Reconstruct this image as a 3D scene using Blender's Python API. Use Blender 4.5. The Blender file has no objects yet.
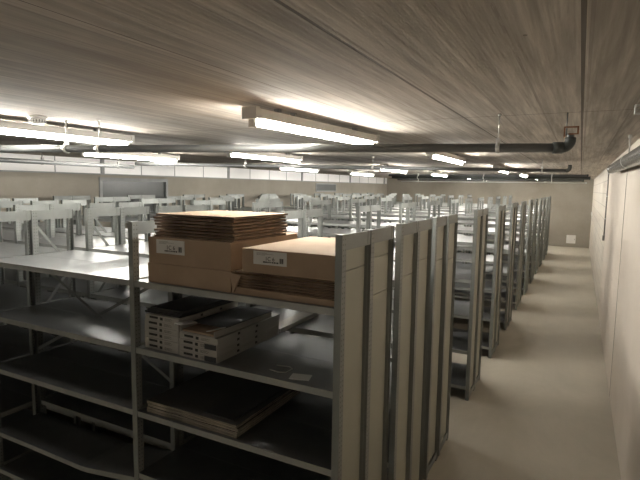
import bpy, bmesh, math, random
from mathutils import Vector, Matrix
random.seed(7)
S = bpy.context.scene
COL = S.collection
PI = math.pi

# ------------------------------------------------------------------ helpers
def box(bm, x0, x1, y0, y1, z0, z1):
    v = [bm.verts.new(p) for p in ((x0,y0,z0),(x1,y0,z0),(x1,y1,z0),(x0,y1,z0),(x0,y0,z1),(x1,y0,z1),(x1,y1,z1),(x0,y1,z1))]
    for f in ((3,2,1,0),(4,5,6,7),(0,1,5,4),(1,2,6,5),(2,3,7,6),(3,0,4,7)):
        bm.faces.new([v[i] for i in f])
def tube(bm, a, b, r, n=16, cap=True, r2=None):
    a, b = Vector(a), Vector(b); d = (b-a).normalized()
    u = d.orthogonal().normalized(); w = d.cross(u); r2 = r if r2 is None else r2
    A = [bm.verts.new(a+(u*math.cos(2*PI*i/n)+w*math.sin(2*PI*i/n))*r) for i in range(n)]
    B = [bm.verts.new(b+(u*math.cos(2*PI*i/n)+w*math.sin(2*PI*i/n))*r2) for i in range(n)]
    for i in range(n):
        f = bm.faces.new((A[i],A[(i+1)%n],B[(i+1)%n],B[i])); f.smooth = True
    if cap:
        bm.faces.new(A[::-1]); bm.faces.new(B)
def path(bm, pts, r, n=14):
    """one smooth swept tube through the points"""
    P = [Vector(p) for p in pts]; rings = []; u = None
    for i, p in enumerate(P):
        d = (P[min(i+1, len(P)-1)]-P[max(i-1, 0)]).normalized()
        u = d.orthogonal().normalized() if u is None else (u-d*u.dot(d)).normalized()
        w = d.cross(u)
        rings.append([bm.verts.new(p+(u*math.cos(2*PI*k/n)+w*math.sin(2*PI*k/n))*r) for k in range(n)])
    for A, B in zip(rings, rings[1:]):
        for k in range(n):
            bm.faces.new((A[k],A[(k+1)%n],B[(k+1)%n],B[k])).smooth = True
    bm.faces.new(rings[0][::-1]); bm.faces.new(rings[-1])
def arc(c, r, a0, a1, u, w, n=7):
    c, u, w = Vector(c), Vector(u), Vector(w)
    return [c+u*r*math.cos(a0+(a1-a0)*i/n)+w*r*math.sin(a0+(a1-a0)*i/n) for i in range(n+1)]
def bar(bm, a, b, w, t, nrm):
    """flat bar from a to b, width w, thickness t along nrm"""
    a, b, nrm = Vector(a), Vector(b), Vector(nrm).normalized()
    d = (b-a).normalized(); s = d.cross(nrm).normalized()*w/2; k = nrm*t/2
    v = [bm.verts.new(p) for p in (a-s-k,a+s-k,a+s+k,a-s+k,b-s-k,b+s-k,b+s+k,b-s+k)]
    for f in ((3,2,1,0),(4,5,6,7),(0,1,5,4),(1,2,6,5),(2,3,7,6),(3,0,4,7)):
        bm.faces.new([v[i] for i in f])
def mesh(name, bm, m, bevel=0):
    bmesh.ops.recalc_face_normals(bm, faces=bm.faces)
    if bevel:
        bmesh.ops.bevel(bm, geom=list(bm.edges), offset=bevel, segments=2, affect='EDGES', profile=.6)
    me = bpy.data.meshes.new(name); bm.to_mesh(me); bm.free()
    if m: me.materials.append(m)
    return me
def link(name, me, parent=None, loc=(0,0,0), rz=0):
    o = bpy.data.objects.new(name, me); COL.objects.link(o)
    o.parent = parent; o.location = loc; o.rotation_euler = (0,0,rz)
    return o
def obj(name, bm, m, parent=None, loc=(0,0,0), rz=0, bevel=0):
    return link(name, mesh(name, bm, m, bevel), parent, loc, rz)
def one(name, fn, m, parent=None, loc=(0,0,0), rz=0, bevel=0):
    bm = bmesh.new(); fn(bm); return obj(name, bm, m, parent, loc, rz, bevel)
def tag(o, label, cat, group=None):
    o['label'] = label; o['category'] = cat
    if group: o['group'] = group
    return o
def thing(name, label, cat, loc=(0,0,0), rz=0, group=None):
    o = link(name, None, None, loc, rz); o.empty_display_size = .05
    return tag(o, label, cat, group)
def struct(o):
    o['kind'] = 'structure'; return o

# ------------------------------------------------------------------ materials
class N:
    def __init__(s, name):
        s.m = bpy.data.materials.new(name); s.m.use_nodes = True
        s.t = s.m.node_tree; s.n = s.t.nodes; s.b = s.n['Principled BSDF']; s.o = s.n['Material Output']
        s.co = s.n.new('ShaderNodeTexCoord')
    def put(s, k, v):
        if isinstance(v, bpy.types.NodeSocket): s.t.links.new(v, k)
        else: k.default_value = v
    def map(s, scale, src='Object', loc=(0,0,0), rot=(0,0,0)):
        q = s.n.new('ShaderNodeMapping'); s.t.links.new(s.co.outputs[src], q.inputs[0])
        q.inputs['Scale'].default_value = scale; q.inputs['Location'].default_value = loc; q.inputs['Rotation'].default_value = rot
        return q.outputs[0]
    def noise(s, vec, scale=5, detail=4, rough=.6, dist=0):
        q = s.n.new('ShaderNodeTexNoise'); s.put(q.inputs['Vector'], vec)
        q.inputs['Scale'].default_value = scale; q.inputs['Detail'].default_value = detail
        q.inputs['Roughness'].default_value = rough; q.inputs['Distortion'].default_value = dist
        return q.outputs['Fac']
    def math(s, op, a, b=0.0, c=None):
        q = s.n.new('ShaderNodeMath'); q.operation = op
        s.put(q.inputs[0], a); s.put(q.inputs[1], b)
        if c is not None: s.put(q.inputs[2], c)
        return q.outputs[0]
    def ramp(s, fac, stops):
        q = s.n.new('ShaderNodeValToRGB'); s.put(q.inputs[0], fac); e = q.color_ramp.elements
        while len(e) < len(stops): e.new(.5)
        for i, (p, c) in enumerate(stops):
            e[i].position = p; e[i].color = (*c, 1) if not isinstance(c, (int, float)) else (c, c, c, 1)
        return q.outputs[0]
    def mix(s, fac, a, b, mode='MIX'):
        q = s.n.new('ShaderNodeMix'); q.data_type = 'RGBA'; q.blend_type = mode
        s.put(q.inputs[0], fac)
        for k, v in ((6, a), (7, b)):
            s.put(q.inputs[k], v if isinstance(v, bpy.types.NodeSocket) else (*v, 1))
        return q.outputs[2]
    def sep(s, vec):
        q = s.n.new('ShaderNodeSeparateXYZ'); s.t.links.new(vec, q.inputs[0]); return q.outputs
    def base(s, c): s.put(s.b.inputs['Base Color'], c if isinstance(c, bpy.types.NodeSocket) else (*c, 1))
    def set(s, rough=.5, metal=0, spec=.5):
        s.put(s.b.inputs['Roughness'], rough); s.put(s.b.inputs['Metallic'], metal); s.put(s.b.inputs['Specular IOR Level'], spec)
    def bump(s, h, strength=.3, dist=.01):
        q = s.n.new('ShaderNodeBump'); q.inputs['Strength'].default_value = strength; q.inputs['Distance'].default_value = dist
        s.t.links.new(h, q.inputs['Height']); s.t.links.new(q.outputs[0], s.b.inputs['Normal'])
def flat(name, c, rough=.5, metal=0, var=.08, scale=6, spec=.5):
    k = N(name); f = k.noise(k.map((1,1,1)), scale, 3)
    k.base(k.ramp(f, [(.3, tuple(x*(1-var) for x in c)), (.7, tuple(min(1,x*(1+var)) for x in c))]))
    k.set(rough, metal, spec); return k.m

def m_ceiling():
    k = N('board_marked_concrete')
    x, y, z = k.sep(k.co.outputs['Object'])
    grain = k.noise(k.map((7, .42, 1)), 2.0, 6, .66, .25)
    fine = k.noise(k.map((30, .7, 1)), 2.0, 2, .5)
    blot = k.noise(k.map((.9, .45, 1)), 1.3, 4, .6)
    # boards 0.23 m wide, each with a tone of its own
    bi = k.math('FLOOR', k.math('DIVIDE', x, .23))
    wn = k.n.new('ShaderNodeTexWhiteNoise'); wn.noise_dimensions = '1D'; k.put(wn.inputs['W'], bi)
    bx = k.math('ABSOLUTE', k.math('SUBTRACT', k.math('FRACT', k.math('DIVIDE', x, .23)), .5))
    seam = k.math('GREATER_THAN', bx, .475)
    c = k.ramp(grain, [(.34, (.33,.29,.24)), (.5, (.53,.475,.405)), (.64, (.72,.655,.565))])
    c = k.mix(k.ramp(fine, [(.36, .45), (.56, .0)]), c, (.25,.215,.175))
    c = k.mix(k.math('MULTIPLY', blot, .5), c, (.36,.32,.27))
    c = k.mix(k.math('MULTIPLY', wn.outputs['Value'], .34), c, (.29,.26,.22))
    c = k.mix(k.math('MULTIPLY', k.math('MULTIPLY', seam, k.math('GREATER_THAN', grain, .46)), .45), c, (.22,.19,.16))
    # the slab joints, and joints across
    J = None
    for jx, w in ((-.022, .007), (-.715, .007), (-1.32, .003), (-2.65, .003), (-3.95, .007), (-5.9, .006)):
        d = k.math('LESS_THAN', k.math('ABSOLUTE', k.math('SUBTRACT', x, jx)), w)
        J = d if J is None else k.math('MAXIMUM', J, d)
    for jy in (3.42, 9.4, 15.4):
        d = k.math('LESS_THAN', k.math('ABSOLUTE', k.math('SUBTRACT', y, jy)), .006)
        J = k.math('MAXIMUM', J, d)
    c = k.mix(k.math('MULTIPLY', J, .8), c, (.09,.075,.06))
    # pock marks
    vo = k.n.new('ShaderNodeTexVoronoi'); k.put(vo.inputs['Vector'], k.map((1, .6, 1))); vo.inputs['Scale'].default_value = 2.3
    pk = k.math('LESS_THAN', vo.outputs['Distance'], .035)
    c = k.mix(k.math('MULTIPLY', pk, .6), c, (.13,.11,.09))
    k.base(c); k.set(.85, 0, .25)
    h = k.math('ADD', k.math('MULTIPLY', grain, .6), k.math('MULTIPLY', fine, .18))
    h = k.math('SUBTRACT', h, k.math('MULTIPLY', J, .6))
    h = k.math('ADD', h, k.math('MULTIPLY', wn.outputs['Value'], .12))
    k.bump(h, .4, .016); return k.m
def m_concrete(name, a, b, scale=1.4, bump=.15, rough=.85):
    k = N(name); n1 = k.noise(k.map((1,1,1)), scale, 6, .62); n2 = k.noise(k.map((1,1,1)), scale*14, 3)
    c = k.ramp(n1, [(.3, a), (.7, b)]); c = k.mix(k.math('MULTIPLY', n2, .2), c, tuple(x*.75 for x in a))
    k.base(c); k.set(rough, 0, .3); k.bump(n2, bump, .006); return k.m
def m_floor():
    k = N('screed'); n1 = k.noise(k.map((1,.7,1)), .9, 7, .65, .4); n2 = k.noise(k.map((1,1,1)), 22, 4)
    n3 = k.noise(k.map((6,.5,1)), 1.6, 3)
    c = k.ramp(n1, [(.3, (.38,.348,.285)), (.52, (.47,.435,.362)), (.7, (.54,.505,.425))])
    c = k.mix(k.math('MULTIPLY', n3, .22), c, (.32,.285,.235))
    c = k.mix(k.math('MULTIPLY', n2, .16), c, (.30,.27,.22))
    k.base(c); k.put(k.b.inputs['Roughness'], k.ramp(n1, [(.3, .5), (.7, .68)])); k.b.inputs['Specular IOR Level'].default_value = .35
    k.bump(n2, .08, .004); return k.m
def m_blocks():
    k = N('painted_block_masonry')
    q = k.n.new('ShaderNodeTexBrick')
    x, y, z = k.sep(k.co.outputs['Object']); cb = k.n.new('ShaderNodeCombineXYZ')
    k.put(cb.inputs[0], y); k.put(cb.inputs[1], z); k.put(q.inputs['Vector'], cb.outputs[0])
    q.inputs['Scale'].default_value = 1; q.inputs['Brick Width'].default_value = .5; q.inputs['Row Height'].default_value = .25
    q.inputs['Mortar Size'].default_value = .009; q.inputs['Mortar Smooth'].default_value = .2
    q.inputs['Color1'].default_value = (.68,.625,.545,1); q.inputs['Color2'].default_value = (.63,.58,.505,1); q.inputs['Mortar'].default_value = (.45,.41,.35,1)
    n = k.noise(k.map((1,1,1)), 3, 5)
    k.base(k.mix(k.math('MULTIPLY', n, .25), q.outputs['Color'], (.45,.40,.34))); k.set(.8, 0, .3)
    k.bump(k.math('SUBTRACT', 1.0, q.outputs['Fac']), .35, .006); return k.m
def m_steel(name, c, rough, metal, holes=False, bump=.03):
    k = N(name); n = k.noise(k.map((1,1,1)), 9, 4); f = k.noise(k.map((1,1,.2)), 60, 2)
    col = k.ramp(n, [(.3, tuple(v*.88 for v in c)), (.7, tuple(v*1.08 for v in c))])
    if holes:
        x, y, z = k.sep(k.co.outputs['Object']); nx = k.sep(k.co.outputs['Normal'])[0]
        side = k.math('GREATER_THAN', k.math('ABSOLUTE', nx), .5)
        dz = k.math('MULTIPLY', k.math('SUBTRACT', k.math('FRACT', k.math('DIVIDE', z, .025)), .5), .025)
        dy = k.math('SUBTRACT', k.math('ABSOLUTE', k.math('SUBTRACT', y, .0225)), .010)
        d = k.math('SQRT', k.math('ADD', k.math('MULTIPLY', dz, dz), k.math('MULTIPLY', dy, dy)))
        h = k.math('MULTIPLY', k.math('LESS_THAN', d, .0042), side)
        col = k.mix(k.math('MULTIPLY', h, .6), col, (.04,.04,.04))
    k.base(col); k.put(k.b.inputs['Roughness'], k.ramp(n, [(.3, rough*.85), (.7, min(1, rough*1.15))])); k.b.inputs['Metallic'].default_value = metal
    
    if bump: k.bump(f, bump, .001)
    return k.m
def m_card(name, c, rough=.8):
    k = N(name); n = k.noise(k.map((1,1,1)), 5, 4); f = k.noise(k.map((1,40,1)), 4, 2)
    col = k.ramp(n, [(.3, tuple(v*.9 for v in c)), (.7, tuple(v*1.08 for v in c))])
    k.base(k.mix(k.math('MULTIPLY', f, .12), col, tuple(v*.6 for v in c))); k.set(rough, 0, .2)
    k.bump(f, .05, .002); return k.m
def m_edge(name, c, d):
    """corrugated board: flute lines along the cut edges"""
    k = N(name); x, y, z = k.sep(k.co.outputs['Object'])
    nz = k.math('ABSOLUTE', k.sep(k.co.outputs['Normal'])[2])
    w = k.noise(k.map((3,3,160)), 2, 2)
    e = k.ramp(w, [(.44, tuple(v*.25 for v in d)), (.62, d)])
    n = k.noise(k.map((1,1,1)), 5, 4)
    top = k.ramp(n, [(.3, tuple(v*.92 for v in c)), (.7, tuple(v*1.06 for v in c))])
    k.base(k.mix(k.math('GREATER_THAN', nz, .5), e, top)); k.set(.82, 0, .2); return k.m
def m_light(name, c, s):
    k = N(name); k.base((.8,.8,.8)); k.put(k.b.inputs['Emission Color'], (*c,1)); k.b.inputs['Emission Strength'].default_value = s
    return k.m

M = dict(
    ceil=m_ceiling(), floor=m_floor(), blocks=m_blocks(),
    wall=m_concrete('fair_faced_concrete', (.27,.245,.205), (.34,.31,.26)),
    wallr=m_concrete('smooth_pinkish_plaster', (.60,.53,.455), (.68,.61,.53), .8, .08),
    post=m_steel('perforated_galvanised_steel', (.265,.277,.262), .5, .35, True, 0),
    steel=m_steel('galvanised_sheet_steel', (.265,.278,.266), .5, .35, False, 0),
    shelf=m_steel('smooth_zinc_shelf_steel', (.25,.258,.26), .36, .85, False, 0), lip=m_steel('shelf_steel_lit_edge', (.38,.392,.375), .5, .35, False, 0),  # lip: same coat as shelf, paler to put front light into its colour
    panel=flat('cream_sheet_steel', (.37,.36,.295), .5, 0, .05, 2),
    seam=flat('dark_seam', (.08,.075,.065), .7),
    card=m_card('brown_cardboard', (.40,.298,.213)), tape=flat('brown_tape', (.38,.25,.15), .4),
    edge=m_edge('corrugated_board', (.52,.385,.27), (.30,.215,.15)),
    paper=flat('white_paper', (.66,.66,.64), .7, 0, .04), ink=flat('black_print', (.03,.03,.03), .7),
    whitebox=m_card('white_carton', (.43,.42,.39)), dark=flat('black_board', (.04,.041,.043), .6),
    ply=m_edge('laminated_board', (.085,.083,.08), (.42,.38,.31)),
    pipe=flat('dark_grey_cast_pipe', (.12,.123,.122), .42, .2), collar=flat('dark_rubber', (.045,.05,.045), .5),
    jacket=flat('grey_pipe_jacket', (.20,.203,.205), .22, .6, .02, 1),
    zinc=m_steel('zinc_plated_steel', (.58,.57,.54), .4, .7), copper=flat('rust_red_bracket', (.22,.10,.05), .6, .2, .25, 30),
    white=flat('white_plastic', (.72,.70,.67), .45, 0, .03), batten=flat('grey_white_enamel', (.52,.50,.46), .45, 0, .03),
    wpipe=flat('pale_grey_pipe', (.55,.55,.53), .4), cond=flat('grey_conduit', (.20,.19,.18), .6),
    frost=flat('frosted_white_glazing', (.80,.78,.77), .3, 0, .03, 2), frame=flat('grey_window_frame', (.26,.265,.26), .5),
    glass=flat('dark_glass', (.055,.06,.058), .3),
    tube=m_light('fluorescent_tube', (1.0,.97,.90), 62.0),
)

# ------------------------------------------------------------------ the room
XL, XR, YN, YF, HC = -8.25, .43, -8.0, 22.8, 2.77
BZ = 2.478
struct(one('floor', lambda b: box(b, XL-.2, XR+.2, YN-.2, YF+.2, -.15, 0), M['floor']))
struct(one('ceiling', lambda b: box(b, XL-.2, XR+.2, YN-.2, YF+.2, HC, HC+.2), M['ceil']))
struct(one('wall_right', lambda b: box(b, XR, XR+.2, YN, 10.3, 0, HC), M['wallr']))
struct(one('wall_right', lambda b: box(b, XR+.006, XR+.2, 10.3, YF, 0, HC), M['blocks']))
struct(one('wall_back', lambda b: box(b, XL-.2, XR+.2, YF, YF+.2, 0, HC), M['wall']))
struct(one('wall_front', lambda b: box(b, XL-.2, XR+.2, YN-.2, YN, 0, HC), M['wall']))
def wl(b):
    box(b, XL-.2, XL, YN, 6.6, 0, BZ); box(b, XL-.2, XL, 8.4, YF, 0, BZ)
    box(b, XL-.2, XL, 6.6, 8.4, 0, 1.6); box(b, XL-.2, XL, 6.6, 8.4, 2.42, BZ)
struct(one('wall_left', wl, M['wall']))
struct(one('trim_1', lambda b: box(b, XL-.02, XL+.025, YN, YF, BZ-.008, BZ+.016), M['frame']))
# recessed window in the left wall
w1 = struct(link('window_1', None, None, (XL, 7.5, 1.6)))
def wf(b):
    box(b, -.16, .03, -.9, -.84, 0, .82); box(b, -.16, .03, .84, .9, 0, .82)
    box(b, -.16, .03, -.84, .84, .755, .82); box(b, -.16, .03, -.84, .84, 0, .06)
one('window_frame', wf, M['frame'], w1)
one('pane', lambda b: box(b, -.03, -.015, -.84, .84, .06, .755), M['glass'], w1)
w2 = struct(link('window_2', None, None, (XL, 16.3, 2.13)))
one('window_frame', lambda b: [box(b, 0, .03, -.8, .8, 0, .04), box(b, 0, .03, -.8, .8, .26, .30), box(b, 0, .03, -.8, -.76, .04, .26), box(b, 0, .03, .76, .8, .04, .26)], M['frame'], w2)
one('pane', lambda b: box(b, .002, .012, -.76, .76, .04, .26), M['glass'], w2)
# clerestory: frosted strip under the ceiling along the left wall
w3 = struct(link('window_3', None, None, (XL, 0, BZ)))
y = YN
panes, mull, wide = [], [], []
while y < YF-.05:
    y2 = min(y+.98, YF)
    panes.append((y+.009, y2-.009)); mull.append(y2); y = y2
for a, c in panes:
    one('pane', lambda b: box(b, -.03, -.018, a, c, .016, HC-BZ), M['frost'], w3)
for i, q in enumerate(mull):
    h = .035 if i % 4 == 2 else .009
    one('mullion', lambda b: box(b, -.04, .012 if h > .02 else -.012, q-h, q+h, .016, HC-BZ), M['frame'], w3)
struct(one('wall_left', lambda b: box(b, XL-.25, XL-.06, YN, YF, BZ, HC), M['wall']))

# ------------------------------------------------------------------ shelving
D, H = .355, 2.084
ZS = (.155, .55, .944, 1.337, 1.739)
XO = -.947                                   # outer face of the frames at the aisle
FX = [XO, -2.287, -3.775, -4.80, -5.82, -6.84, -7.86]      # outer (+X) faces of the upright frames
PW, PD = .036, .045                          # post size in x and y
def post_front(b):                           # closed face to the row's front, side flange to the aisle
    box(b, -PW, 0, 0, .003, 0, H); box(b, -.003, 0, .003, PD, 0, H); box(b, -PW, -PW+.003, .003, PD, 0, H)
    box(b, -PW, 0, 0, PD, 0, .006); box(b, -PW, 0, .003, PD, H-.003, H)
def post_rear(b):                            # channel, open towards the aisle
    box(b, -PW, -PW+.003, 0, PD, 0, H); box(b, -PW+.003, 0, 0, .003, 0, H); box(b, -PW+.003, 0, PD-.003, PD, 0, H)
    box(b, -PW, 0, 0, PD, 0, .006)
def plate_top(b): box(b, -.006, -.002, PD-.01, D-.008, H-.075, H-.001)
def plate_low(b): box(b, -.006, -.002, PD-.01, D-.02, .02, .075)
def side_panel(b):
    box(b, -.024, -.016, PD-.002, D-PD+.002, .076, 1.985); box(b, -.016, -.0145, PD, D-PD, 1.02, 1.024) if 0 else None
PF, PR = mesh('post', (lambda b:(post_front(b), b)[1])(bmesh.new()), M['post']), mesh('post', (lambda b:(post_rear(b), b)[1])(bmesh.new()), M['post'])
TP, LP = mesh('top_plate', (lambda b:(plate_top(b), b)[1])(bmesh.new()), M['steel']), mesh('bottom_plate', (lambda b:(plate_low(b), b)[1])(bmesh.new()), M['steel'])
def panel_mesh(split):
    b = bmesh.new(); g = .0025
    zs = [.076] + list(split) + [2.03]
    for i in range(len(zs)-1):
        box(b, -.026, -.017, PD-.002, D-PD+.002, zs[i]+(g if i else 0), zs[i+1]-g)
    box(b, -.030, -.027, PD-.002, D-PD+.002, .076, 2.03)
    return mesh('side_panel', b, M['panel'])
PANELS = [panel_mesh(s) for s in ((1.905,), (1.925, 1.72), (1.74,), (1.80,), (1.74,), (1.70,))]
PANELS[1] = panel_mesh((1.72, 1.925))
def simple_frame(b):
    post_front(b)
    n = len(b.verts); b2 = bmesh.new(); post_rear(b2)
    bmesh.ops.translate(b2, vec=(0, D-PD, 0), verts=b2.verts)
    me = bpy.data.meshes.new('x'); b2.to_mesh(me); b2.free(); b.from_mesh(me); bpy.data.meshes.remove(me)
    plate_top(b); plate_low(b)
SF = mesh('upright_frame', (lambda b:(simple_frame(b), b)[1])(bmesh.new()), M['post'])
def lit_lips(me):  # one steel coat: tops darker, lips paler, shade and light put in colour
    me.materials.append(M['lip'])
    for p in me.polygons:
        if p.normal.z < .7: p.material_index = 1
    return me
def tray(b, w, lip=.036):
    box(b, 0, w, .0005, D-.0005, -.003, 0)
    box(b, 0, w, .004, .0065, -lip, -.003); box(b, 0, w, D-.0065, D-.004, -lip, -.003)
    box(b, 0, .0025, .0065, D-.0065, -lip, -.003); box(b, w-.0025, w, .0065, D-.0065, -lip, -.003)
    box(b, .0025, w-.0025, .0065, .018, -lip, -lip+.002); box(b, .0025, w-.0025, D-.018, D-.0065, -lip, -lip+.002)
BAYS = []
for i in range(6):
    w = FX[i]-FX[i+1]-PW-.004
    BAYS.append((FX[i+1]+.002, w, lit_lips(mesh('shelf', (lambda b:(tray(b, w), b)[1])(bmesh.new()), M['shelf']))))
def bent_tray(b, w):
    """a shelf that has sagged: level at its left, kinked upwards near its right post"""
    xs = [0, .15, .55, w-.50, w-.44, w-.30, 0+w]
    zs = [-.100, -.100, -.102, -.108, -.104, -.085, -.040]
    def skin(y0, y1, t0, t1):
        R = []
        for x, z in zip(xs, zs):
            R.append([b.verts.new(p) for p in ((x,y0,z+t0),(x,y1,z+t0),(x,y1,z+t1),(x,y0,z+t1))])
        for p, q in zip(R, R[1:]):
            for i in range(4): b.faces.new((p[i], p[(i+1)%4], q[(i+1)%4], q[i]))
        b.faces.new(R[0]); b.faces.new(R[-1][::-1])
    skin(.0005, D-.0005, -.003, 0); skin(.004, .0065, -.036, -.003); skin(D-.0065, D-.004, -.036, -.003)

ROWS = [2.047, 2.403, 2.895, 3.251, 3.715, 4.11]
for kk in range(10):
    ROWS += [5.397+1.555*kk, 5.397+1.555*kk+D+.001]
ORD = ['first','second','third','fourth','fifth','sixth','seventh','eighth','ninth','tenth']
LAB = ['long grey steel shelving row nearest the camera, with brown cartons on its top shelf',
       'empty grey shelving row directly behind the carton-loaded front row',
       'grey shelving row third from the front, just past a narrow slit of light',
       'grey shelving row fourth from the front in the packed block with cream side panels',
       'grey shelving row fifth from the front in the packed block with cream side panels',
       'grey shelving row sixth from the front, just before the first open gap']
for kk in range(10):
    for s in ('near', 'far'):
        LAB.append('%s half of the %s double shelving row %s' % (s, ('last' if kk == 9 else ORD[kk]), 'before the far wall' if kk == 9 else 'beyond the packed front block'))
for r, y0 in enumerate(ROWS):
    root = thing('shelving_rack', LAB[r], 'shelving', (XO, y0, 0), 0, 'rows of grey steel shelving')
    for i, fx in enumerate(FX):
        dx = fx-XO
        if r < 8 or i == 0:
            fr = link('upright_frame', TP, root, (dx, 0, 0))
            link('post', PF, fr); link('post', PR, fr, (0, D-PD, 0))
            link('bottom_plate', LP, fr)
            if i == 0: link('side_panel', PANELS[r % 6], fr)
            if i > 0 and r in (1, 2, 4):
                def br(b):
                    bar(b, (-.03, .03, 1.985), (-.03, D-.03, 1.62), .022, .003, (1,0,0))
                    bar(b, (-.033, D-.03, 1.58), (-.033, .03, 1.22), .022, .003, (1,0,0))
                one('brace', br, M['steel'], fr)
        else:
            link('upright_frame', SF, root, (dx, 0, 0))
    for i, (x0, w, me) in enumerate(BAYS):
        for k, z in enumerate(ZS):
            if r == 0 and i == 1 and k == 1:
                s = one('shelf', lambda b: bent_tray(b, w), M['shelf'], root, (x0-XO, 0, z)); s['label'] = 'sagging bent shelf'; lit_lips(s.data)
            else:
                link('shelf', me, root, (x0-XO, 0, z))
    if r in (0, 3, 5) or (r > 6 and r % 2 == 1):
        for i in ((1,) if r < 7 else (1, 3)):
            x0, w, me = BAYS[i]
            def cross(b):
                yb = D+.0 if r > 6 else D-.0015
                yb = D-.0015
                bar(b, (x0-XO, yb, .98), (x0-XO+w, yb, 1.72), .022, .002, (0,1,0))
                bar(b, (x0-XO, yb-.0025, 1.72), (x0-XO+w, yb-.0025, .98), .022, .002, (0,1,0))
            one('cross_brace', cross, M['steel'], root)

# ------------------------------------------------------------------ cartons on the top shelf
ZT = 1.7392
def carton(name, label, x0, x1, y0, y1, z0, z1, seam=True, lab=None, group=None, rz=0):
    cx, cy = (x0+x1)/2, (y0+y1)/2; hx, hy = (x1-x0)/2, (y1-y0)/2
    t = thing(name, label, 'box', (cx, cy, z0), rz, group)
    one('carton_body', lambda b: box(b, -hx, hx, -hy, hy, 0, z1-z0), M['card'], t, bevel=.003)
    one('lid_flap', lambda b: [box(b, -hx+.002, hx-.002, -hy-.0022, -hy-.0004, (z1-z0)*.55, z1-z0-.002)], M['card'], t) if seam else None
    if lab:
        a, c, d, e = lab
        lb = one('label', lambda b: box(b, a-cx, c-cx, -hy-.0034, -hy-.0024, d-z0, e-z0), M['paper'], t)
        w, h = c-a, e-d; L, B = a-cx, d-z0; yy = -hy-.0042
        def pr(b):
            for q in range(3): box(b, L+w*.10, L+w*(.42, .62, .36)[q], yy, yy+.0007, B+h*(.86-.075*q), B+h*(.875-.075*q))
            x = L+w*.30
            while x < L+w*.72:
                q = random.uniform(.004, .011); box(b, x, x+q, yy, yy+.0007, B+h*.16, B+h*.26); x += q+random.uniform(.002, .005)
            for q in range(7): box(b, L+w*(.79+.018*q), L+w*(.79+.018*q+(.012 if q % 3 else .006)), yy, yy+.0007, B+h*.18, B+h*.56)
        one('print', pr, M['ink'], lb)
        fc = bpy.data.curves.new('print', 'FONT'); fc.body = '1C 6'; fc.size = h*.42; fc.extrude = .0003; fc.materials.append(M['ink'])
        tmp = bpy.data.objects.new('tmp', fc); me = bpy.data.meshes.new_from_object(tmp); bpy.data.objects.remove(tmp); me.materials.clear(); me.materials.append(M['ink'])
        fo = link('lettering', me, lb)
        fo.location = (L+w*.36, yy, B+h*.32); fo.rotation_euler = (PI/2, 0, 0)
    return t
carton('carton', 'plain brown carton at the bottom left, carrying the carton with a white label', -2.195, -1.598, 2.072, 2.76, ZT, 1.853)
carton('carton', 'brown carton with a white label under the tall pile of folded cartons', -2.190, -1.600, 2.075, 2.765, 1.8535, 2.003, True, (-2.125, -1.915, 1.913, 1.992))
carton('carton', 'right-hand brown carton with a white label, beside the end post', -1.524, -.992, 2.07, 2.80, 1.862, 1.984, True, (-1.452, -1.255, 1.908, 1.976))
def sheet(label, x0, x1, y0, y1, z0, t, rz=0, wav=0, group=None, name='folded_carton', mat='edge', cat='cardboard'):
    cx, cy = (x0+x1)/2, (y0+y1)/2; hx, hy = (x1-x0)/2, (y1-y0)/2
    b = bmesh.new(); n = 12; R = []
    for i in range(n+1):
        x = -hx+2*hx*i/n; dz = wav*math.sin(i/n*PI*1.6+.4)*(1 if wav else 0)
        R.append([b.verts.new(p) for p in ((x,-hy,dz),(x,hy,dz),(x,hy,dz+t),(x,-hy,dz+t))])
    for p, q in zip(R, R[1:]):
        for i in range(4): b.faces.new((p[i], p[(i+1)%4], q[(i+1)%4], q[i]))
    b.faces.new(R[0]); b.faces.new(R[-1][::-1])
    return tag(obj(name, b, M[mat], None, (cx, cy, z0), rz), label, cat, group)
OT = ['topmost','second from top','third from top','fourth from top','fifth from top','sixth from top','seventh from top','eighth from top','ninth from top','tenth from top']
z = 2.0035; n = 8
for i in range(n):
    t = (.011,.013,.012,.014,.012,.012,.013,.012,.012)[i]; j = n-1-i
    dx, dy = random.uniform(-.014,.012), random.uniform(-.004,.022)
    sheet('flat folded brown carton, %s of the tall pile on the left cartons' % OT[j], -2.150+dx, -1.592+dx*.6, 2.078+dy, 2.61+dy, z, t, random.uniform(-.028,.028), 0, 'folded cartons piled on the left cartons')
    z += t+.0048
# cardboard tray with folded cartons under the right-hand carton
t = thing('cardboard_tray', 'torn open cardboard tray holding folded cartons under the right-hand carton', 'box', (-1.287, 2.46, ZT))
def tr(b):
    box(b, -.300, .295, -.388, .345, 0, .004)
    box(b, -.300, .295, .341, .345, .004, .07); box(b, .291, .295, -.384, .341, .004, .03)
one('tray_body', tr, M['card'], t)
def ff(b):
    xs = [-.302, -.26, -.18, -.1, -.02, .06, .14, .2, .25, .296]; zs = [.040, .036, .037, .033, .036, .031, .034, .030, .033, .029]
    A = [(b.verts.new((x, -.391, .001)), b.verts.new((x, -.391, h)), b.verts.new((x, -.387, h)), b.verts.new((x, -.387, .001))) for x, h in zip(xs, zs)]
    for p, q in zip(A, A[1:]):
        for i in range(4): b.faces.new((p[i], q[i], q[(i+1)%4], p[(i+1)%4]))
    b.faces.new(A[0]); b.faces.new(A[-1][::-1])
one('front_flap', ff, M['card'], t)
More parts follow.
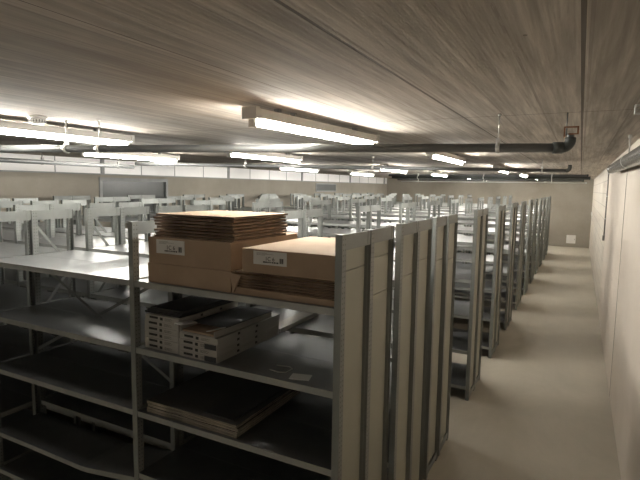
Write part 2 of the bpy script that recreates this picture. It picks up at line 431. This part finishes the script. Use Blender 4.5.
def lf(b):
    for (y0, y1, z1, dx) in ((-.384, -.30, .118, -.004), (-.30, -.1, .095, -.003), (-.1, .341, .06, 0)):
        v = [b.verts.new(p) for p in ((-.300,y0,.004),(-.300,y1,.004),(-.300+dx,y1,z1-.012),(-.300+dx*1.4,y0,z1),(-.296,y0,.004),(-.296,y1,.004),(-.296+dx,y1,z1-.012),(-.296+dx*1.4,y0,z1))]
        for f in ((0,1,2,3),(7,6,5,4),(0,4,5,1),(1,5,6,2),(2,6,7,3),(3,7,4,0)): b.faces.new([v[i] for i in f])
one('torn_side_flap', lf, M['card'], t)
def cf(b):
    v = [b.verts.new(p) for p in ((-.318,-.392,.112),(-.245,-.392,.098),(-.262,-.400,.060),(-.292,-.396,.004),(-.318,-.388,.112),(-.245,-.388,.098),(-.262,-.396,.060),(-.288,-.391,.004))]
    for f in ((0,1,2,3),(7,6,5,4),(0,4,5,1),(1,5,6,2),(2,6,7,3),(3,7,4,0)): b.faces.new([v[i] for i in f])
one('torn_corner_flap', cf, M['card'], t)
z = ZT+.0045; n = 8
for i in range(n):
    j = n-1-i; dx = random.uniform(-.006, .004); dy = random.uniform(-.003, .010)
    tt = (.0125,.0115,.013,.0115,.012,.012,.0115,.010)[i]
    wv = .0022 if j == 0 else 0
    sheet('flat folded brown carton, %s of the pile in the torn tray' % OT[j], -1.582+dx, -1.002+dx*.3, 2.080+dy, 2.77, z+(.003 if j == 0 else 0), tt, 0, wv, 'folded cartons in the torn tray')
    z += tt+.0024
# ------------------------------------------------------------------ white flat boxes on the second shelf
Z2 = 1.3372
def flatbox(label, x0, x1, y0, y1, z0, h, patch, rz=0, group='flat white boxes on the second shelf'):
    cx, cy = (x0+x1)/2, (y0+y1)/2; hx, hy = (x1-x0)/2, (y1-y0)/2
    t = thing('flat_box', label, 'box', (cx, cy, z0), rz, group)
    one('carton_body', lambda b: box(b, -hx, hx, -hy, hy, 0, h), M['whitebox'], t, bevel=.0015)
    yy = -hy-.0010
    def pr(b):
        box(b, -hx+.035, -hx+.100, yy, yy+.0008, h*.42, h*.80); box(b, -hx+.118, -hx+.138, yy, yy+.0008, h*.30, h*.78)
        for q in range(4): box(b, -hx+.155, -hx+.155+(.05,.06,.04,.055)[q], yy, yy+.0008, h*(.72-.13*q), h*(.745-.13*q))
        for q in (.18, .36):
            box(b, hx+.0002, hx+.001, -hy+q, -hy+q+.022, h*.35, h*.75)
    one('print', pr, M['ink'], t)
    if patch:
        one('dark_patch', lambda b: box(b, hx-.085, hx-.004, yy-.0006, yy+.0003, h*.08, h*.94), M['dark'], t)
    return t
hh = .0345
for i in range(6):
    d = random.uniform(-.006, .006)
    flatbox('flat white box, %s of six in the left column' % OT[5-i], -2.235+d, -1.972+d, 2.075+abs(d), 2.63, Z2+i*hh, hh-.0008, False)
for i in range(4):
    d = random.uniform(-.004, .004)
    flatbox('closed white box, %s of four in the right column%s' % (OT[3-i], ', with black patch' if i in (0, 2) else ''), -1.962+d, -1.692+d, 2.068+abs(d), 2.70, Z2+i*hh, hh-.0008, i in (0, 2))
# open box on top of the right column
zo = Z2+4*hh
t = thing('flat_box', 'open white box with its flap lifted, on top of the right column of white boxes', 'box', (-1.828, 2.335, zo), -.03, 'flat white boxes on the second shelf')
def ob(b):
    box(b, -.125, .125, -.26, .28, 0, .003); box(b, -.125, -.121, -.26, .28, .003, .034); box(b, .121, .125, -.26, .28, .003, .034); box(b, -.121, .121, .276, .28, .003, .034)
one('carton_body', ob, M['whitebox'], t)
one('lid', lambda b: [box(b, -.128, .128, -.17, .29, .0345, .0375)], M['dark'], t)
one('end_flap', lambda b: [bar(b, (-.128,-.30,.050), (-.128,-.17,.040), .012, .003, (1,0,.2)), bar(b, (-.105,-.30,.056), (-.105,-.17,.040), .05, .004, (.1,.1,1))], M['paper'], t)
one('end_flap', lambda b: bar(b, (.112,-.29,.046), (.112,-.17,.037), .035, .004, (-.25,.1,1)), M['paper'], t)
one('inner_sheet', lambda b: box(b, -.118, .118, -.25, .27, .004, .014), M['card'], t)
for i in range(3):
    sheet('black flat folder, %s of three on the left column of white boxes' % ('lowest', 'middle', 'topmost')[i], -2.255+.012*i, -1.975, 2.10+.008*i, 2.66, Z2+6*hh+.0005+i*.0115, .0105, .02*i-.02, 0, 'black folders on the white boxes', 'black_folder', 'dark', 'folder')
tag(one('white_strip', lambda b: box(b, -1.80, -1.70, 2.72, 3.26, Z2, Z2+.030), M['whitebox'], bevel=.001), 'long narrow white strip lying behind the white boxes on the second shelf', 'board')  # white strip modelled for a pale line running back from the boxes
tag(one('white_card', lambda b: box(b, -.052, .052, -.038, .038, 0, .002), M['paper'], None, (-1.205, 2.13, Z2), .25), 'small white card lying near the front edge of the second shelf', 'card')
def wire(b):
    pts = [(-.05,.035,.004),(.02,.05,.004),(.05,.03,.004),(.045,-.03,.004),(.01,-.045,.004),(-.05,-.035,.004)]
    path(b, pts, .003, 8)
tag(one('wire_clip', wire, M['zinc'], None, (-1.345, 2.17, Z2)), 'small bent metal wire clip lying beside the white card on the second shelf', 'clip')
# ------------------------------------------------------------------ dark boards on the third shelf
Z3 = .9442; z = Z3
for i in range(4):
    d = random.uniform(-.006,.006)
    sheet('wide dark board with pale edges, %s of four on the third shelf' % OT[3-i], -2.222+d, -1.560+d, 2.066+abs(d), 2.76, z, .0175, random.uniform(-.006,.006), 0, 'dark boards on the third shelf', 'board', 'ply', 'board')
    z += .0183
sheet('narrow black board lying on top of the wide boards on the third shelf', -1.81, -1.60, 2.10, 2.74, z, .007, -.02, 0, None, 'board', 'dark', 'board')

# ------------------------------------------------------------------ lamps
LEN = 1.64
def fm(fn, name, m): 
    b = bmesh.new(); fn(b); return mesh(name, b, m)
ZL = 2.66
HOUS = fm(lambda b: [box(b, -.041, .041, 0, LEN, 2.687-ZL, 2.742-ZL)], 'housing', M['batten'])
CAP = fm(lambda b: [box(b, -.052, .052, -.03, .004, 2.680-ZL, 2.748-ZL)], 'end_cap', M['batten'])
HOLD = fm(lambda b: [box(b, -.018, .018, -.012, .016, -.024, 2.690-ZL)], 'tube_holder', M['batten'])
CLIP = fm(lambda b: [box(b, -.02, .02, -.012, .012, 2.7425-ZL, HC-ZL)], 'mounting_clip', M['cond'])
TUBE = fm(lambda b: tube(b, (0,.018,0), (0,LEN-.018,0), .015, 12), 'tube', M['tube'])
LAMPS = [  # column, list of (x, near end)
    ('column nearest the right wall', [(-1.695, 2.40), (-1.53, 5.65), (-1.42, 9.75), (-1.36, 13.2), (-1.33, 16.7), (-1.3, 20.1)]),
    ('second column from the right wall', [(-3.735, 1.68), (-3.72, 4.80), (-3.56, 9.4), (-3.5, 13.0), (-3.5, 16.6), (-3.5, 20.0)]),
    ('third column from the right wall', [(-5.57, 4.23), (-5.50, 8.75), (-5.5, 12.3), (-5.5, 15.9), (-5.5, 19.5)]),
    ('added fill behind the camera', [(-3.5, -4.2)])]  # unseen lamp, added to brighten the fronts of racks and cartons
for ci, (cn, xy) in enumerate(LAMPS):
    for i, (x, y0) in enumerate(xy):
        lab = 'added unseen tube lamp behind the camera, brightening the rack and carton fronts' if ci == 3 else 'lit ceiling tube lamp, %s of the %s' % (('nearest','second','third','fourth','fifth','sixth')[i], cn)
        if ci == 0 and i == 0: lab = 'large lit tube lamp on the ceiling above and behind the brown cartons'
        if ci == 1 and i == 0: lab = 'lit tube lamp at the left picture edge under the round smoke detector'
        t = thing('ceiling_lamp', lab, 'lamp', (x, y0, ZL), -.055 if ci == 0 and i == 0 else 0, 'fluorescent lamps on the ceiling')
        link('housing', HOUS, t); link('end_cap', CAP, t); link('end_cap', CAP, t, (0, LEN, 0), PI)
        link('tube_holder', HOLD, t); link('tube_holder', HOLD, t, (0, LEN, 0), PI)
        for q in (.25, .42, 1.3): link('mounting_clip', CLIP, t, (0, q, 0))
        link('tube', TUBE, t)
# ------------------------------------------------------------------ smoke detector and small fittings
t = thing('smoke_detector', 'round white smoke detector on the ceiling, upper left', 'smoke detector', (-3.455, 2.27, HC))
one('base', lambda b: tube(b, (0,0,-.018), (0,0,0), .062, 28), M['white'], t)
one('sensor_head', lambda b: [tube(b, (0,0,-.048), (0,0,-.018), .05, 28, True, .058), tube(b, (0,0,-.058), (0,0,-.048), .034, 28, True, .05)], M['white'], t)
one('grille', lambda b: [box(b, .052*math.cos(a)-.004, .052*math.cos(a)+.004, .052*math.sin(a)-.004, .052*math.sin(a)+.004, -.044, -.026) for a in [i*PI/9 for i in range(18)]], M['cond'], t)
t = thing('junction_box', 'small metal junction bracket on the ceiling at the right picture edge', 'bracket', (.262, 3.25, HC))
one('bracket', lambda b: [box(b, -.03, .05, -.03, .03, -.006, 0), box(b, -.03, -.024, -.03, .03, -.045, -.006), box(b, -.03, .02, -.03, .03, -.05, -.045)], M['zinc'], t)
one('screw', lambda b: tube(b, (.03,0,-.018), (.03,0,-.006), .007, 10), M['cond'], t)

# ------------------------------------------------------------------ pipes
def clamp(parent, p, r, rodtop, rod=.004, name_m='zinc'):
    x, y, z = p
    def cl(b):
        n = 20
        tube(b, (x-.012, y, z), (x+.012, y, z), r+.006, n); box(b, x-.012, x+.012, y-.012, y+.012, z+r+.004, z+r+.03)
        box(b, x-.011, x+.011, y-r-.018, y-r-.004, z-.008, z+.008); box(b, x-.011, x+.011, y+r+.004, y+r+.018, z-.008, z+.008)
    c = one('clamp', cl, M[name_m], parent)
    one('rod', lambda b: [tube(b, (x, y, z+r+.03), (x, y, rodtop), rod, 10), tube(b, (x, y, rodtop-.012), (x, y, rodtop), rod*2.4, 10)], M[name_m], c)
# drain across the room, near
ZP = 2.56
def pt(a, q, f): return tuple(a[i]+(q[i]-a[i])*f for i in range(3))
A1, A2 = (-.12, 3.42, ZP), (-7.9, 1.32, ZP)
t = thing('drain_pipe', 'thick dark drain pipe hanging below the ceiling and crossing the whole picture', 'pipe')
RP = .028
one('pipe_run', lambda b: tube(b, A1, A2, RP, 20), M['pipe'], t)
el = arc((A1[0], A1[1], ZP+.045), .045, -PI/2, 0, (1,0,0), (0,0,1), 10) + [Vector((A1[0]+.045, A1[1], 2.62))]
one('elbow', lambda b: [path(b, el, RP+.003, 18), tube(b, (A1[0]-.05, A1[1]-.014, ZP), (A1[0]+.004, A1[1], ZP), RP+.008, 18)], M['collar'], t)
one('riser', lambda b: [tube(b, (A1[0]+.045, A1[1], 2.615), (A1[0]+.045, A1[1], 2.645), RP*.7, 16), tube(b, (A1[0]+.02, A1[1], 2.635), (A1[0]+.02, A1[1], HC), .004, 8)], M['pipe'], t)
def brk(b):
    x, y = A1[0]+.052, A1[1]-.032
    box(b, x-.046, x-.037, y, y+.012, 2.62, 2.682); box(b, x+.026, x+.036, y, y+.012, 2.64, 2.682)
    box(b, x-.046, x+.036, y, y+.012, 2.676, 2.685); box(b, x-.02, x+.036, y, y+.012, 2.636, 2.643)
one('bracket', brk, M['copper'], t)
for f in (.046, .397, .432, .83):
    clamp(t, pt(A1, A2, f), RP, HC-.0005)
# second drain, farther back
B1, B2 = (-.22, 8.55, 2.60), (-5.88, 5.35, 2.60)
t = thing('drain_pipe', 'thinner dark drain pipe farther back with a small elbow at its right end', 'pipe')
one('pipe_run', lambda b: tube(b, B1, B2, .026, 16), M['pipe'], t)
el2 = arc((B1[0], B1[1], 2.65), .05, -PI/2, 0, (1,0,0), (0,0,1)) + [Vector((B1[0]+.05, B1[1], 2.69))]
one('elbow', lambda b: path(b, el2, .028, 16), M['collar'], t)
for f in (.0575, .456, .75): clamp(t, pt(B1, B2, f), .026, HC-.0005)
# pipe running along the left side
t = thing('drain_pipe', 'grey pipe running lengthwise below the ceiling in front of the white glazed strip', 'pipe')
one('pipe_run', lambda b: tube(b, (-5.95, .6, 2.555), (-5.95, 5.38, 2.555), .028, 16), M['pipe'], t)
for y in (3.95, 5.1): clamp(t, (-5.95, y, 2.555), .028, HC, .006, 'cond')
# bundle of pipes at the far end
for i, (dy, z, r, m, lab) in enumerate(((0, 2.715, .030, 'pipe', 'topmost dark pipe of the far bundle under the ceiling'),
                                   (-.1, 2.645, .042, 'collar', 'thickest dark pipe of the far bundle under the ceiling'),
                                   (.02, 2.575, .028, 'pipe', 'lower dark pipe of the far bundle under the ceiling'),
                                   (-.05, 2.515, .013, 'wpipe', 'thin pale pipe at the bottom of the far bundle under the ceiling'))):
    Y = 15.6+dy
    t = thing('service_pipe', lab, 'pipe', group='pipe bundle at the far end')
    xe = (.15, .2, .05, .12)[i]
    one('pipe_run', lambda b: tube(b, (-5.6+.15*i, Y, z), (xe, Y, z), r, 14), M[m], t)
    one('end_cap', lambda b: tube(b, (xe-.03, Y, z), (xe+.01, Y, z), r+.006, 14), M['collar' if i < 3 else 'wpipe'], t)
    for x in (-.75, -2.6, -4.6): clamp(t, (x, Y, z), r, HC, .004)
# jacketed pipe beside the right wall
t = thing('insulated_pipe', 'shiny metal-jacketed pipe under the ceiling along the right wall', 'pipe')
one('pipe_run', lambda b: tube(b, (.335, YN+.02, 2.40), (.335, 7.4, 2.583), .056, 28, False), M['jacket'], t)
one('end_cap', lambda b: [tube(b, (.335, 7.39, 2.583), (.335, 7.41, 2.583), .057, 28), tube(b, (.335, YN+.01, 2.40), (.335, YN+.03, 2.40), .057, 28)], M['collar'], t)
for y in (1.0, 4.9): 
    zc = 2.40+.183*(y-YN)/15.4
    c = one('clamp', lambda b: [tube(b, (.335, y-.012, zc), (.335, y+.012, zc), .060, 28)], M['zinc'], t)
    one('rod', lambda b: [tube(b, (.335, y, zc+.06), (.335, y, HC), .006, 10), tube(b, (.335, y, HC-.03), (.335, y, HC), .014, 10)], M['zinc'], c)
# ------------------------------------------------------------------ fittings on the walls
t = thing('cable_conduit', 'thin dark vertical conduit on the right wall where the block masonry starts', 'conduit', (XR-.001, 10.25, 0))
one('conduit', lambda b: tube(b, (-.012,0,1.5), (-.012,0,2.72), .011, 10), M['cond'], t)
one('end_box', lambda b: box(b, -.035, 0, -.035, .035, 1.42, 1.51), M['cond'], t)
one('saddle', lambda b: [box(b, -.026, 0, -.03, .03, z, z+.02) for z in (1.8, 2.2, 2.6)], M['zinc'], t)
struct(one('trim_2', lambda b: box(b, XR-.004, XR, 6.30, 6.308, 0, HC), M['wall']))
t = thing('wall_panel', 'small pale square hatch low on the far wall at the end of the aisle', 'hatch', (-.24, YF, .15))
one('cover', lambda b: box(b, -.17, .17, -.02, 0, 0, .34), M['white'], t, bevel=.004)
one('latch', lambda b: box(b, .12, .14, -.028, -.02, .15, .19), M['cond'], t)
t = thing('wall_socket', 'small white socket on the right wall near the far end of the aisle', 'socket', (XR+.006, 21.3, 1.45))
one('back_plate', lambda b: box(b, -.04, 0, -.07, .07, -.07, .07), M['white'], t, bevel=.004)
one('outlet', lambda b: tube(b, (-.046,0,0), (-.04,0,0), .035, 18), M['paper'], t)

# ------------------------------------------------------------------ camera and world
f, yaw, pitch, roll = 498.3, math.radians(27.435), math.radians(6.087), math.radians(.8597)
fw = Vector((-math.sin(yaw)*math.cos(pitch), math.cos(yaw)*math.cos(pitch), -math.sin(pitch)))
rt = Vector((math.cos(yaw), math.sin(yaw), 0)); up = rt.cross(fw)
r2 = rt*math.cos(roll)+up*math.sin(roll); u2 = up*math.cos(roll)-rt*math.sin(roll)
cd = bpy.data.cameras.new('camera'); cam = bpy.data.objects.new('camera', cd); COL.objects.link(cam)
cd.sensor_width = 36; cd.lens = f*36/640; cd.clip_end = 100; cd.clip_start = .02
m = Matrix((r2, u2, -fw)).transposed().to_4x4(); m.translation = Vector((0, 0, 2.301))
cam.matrix_world = m
S.camera = cam
w = bpy.data.worlds.new('world'); S.world = w; w.use_nodes = True
w.node_tree.nodes['Background'].inputs[0].default_value = (.01,.01,.01,1)
S.view_settings.view_transform = 'Standard'; S.view_settings.look = 'None'
S.view_settings.gamma = 1; S.view_settings.use_curve_mapping = False
S.view_settings.exposure = 1.62
S.cycles.caustics_reflective = False; S.cycles.blur_glossy = 1.0; S.cycles.sample_clamp_indirect = 6
S.cycles.max_bounces = 10; S.cycles.diffuse_bounces = 6
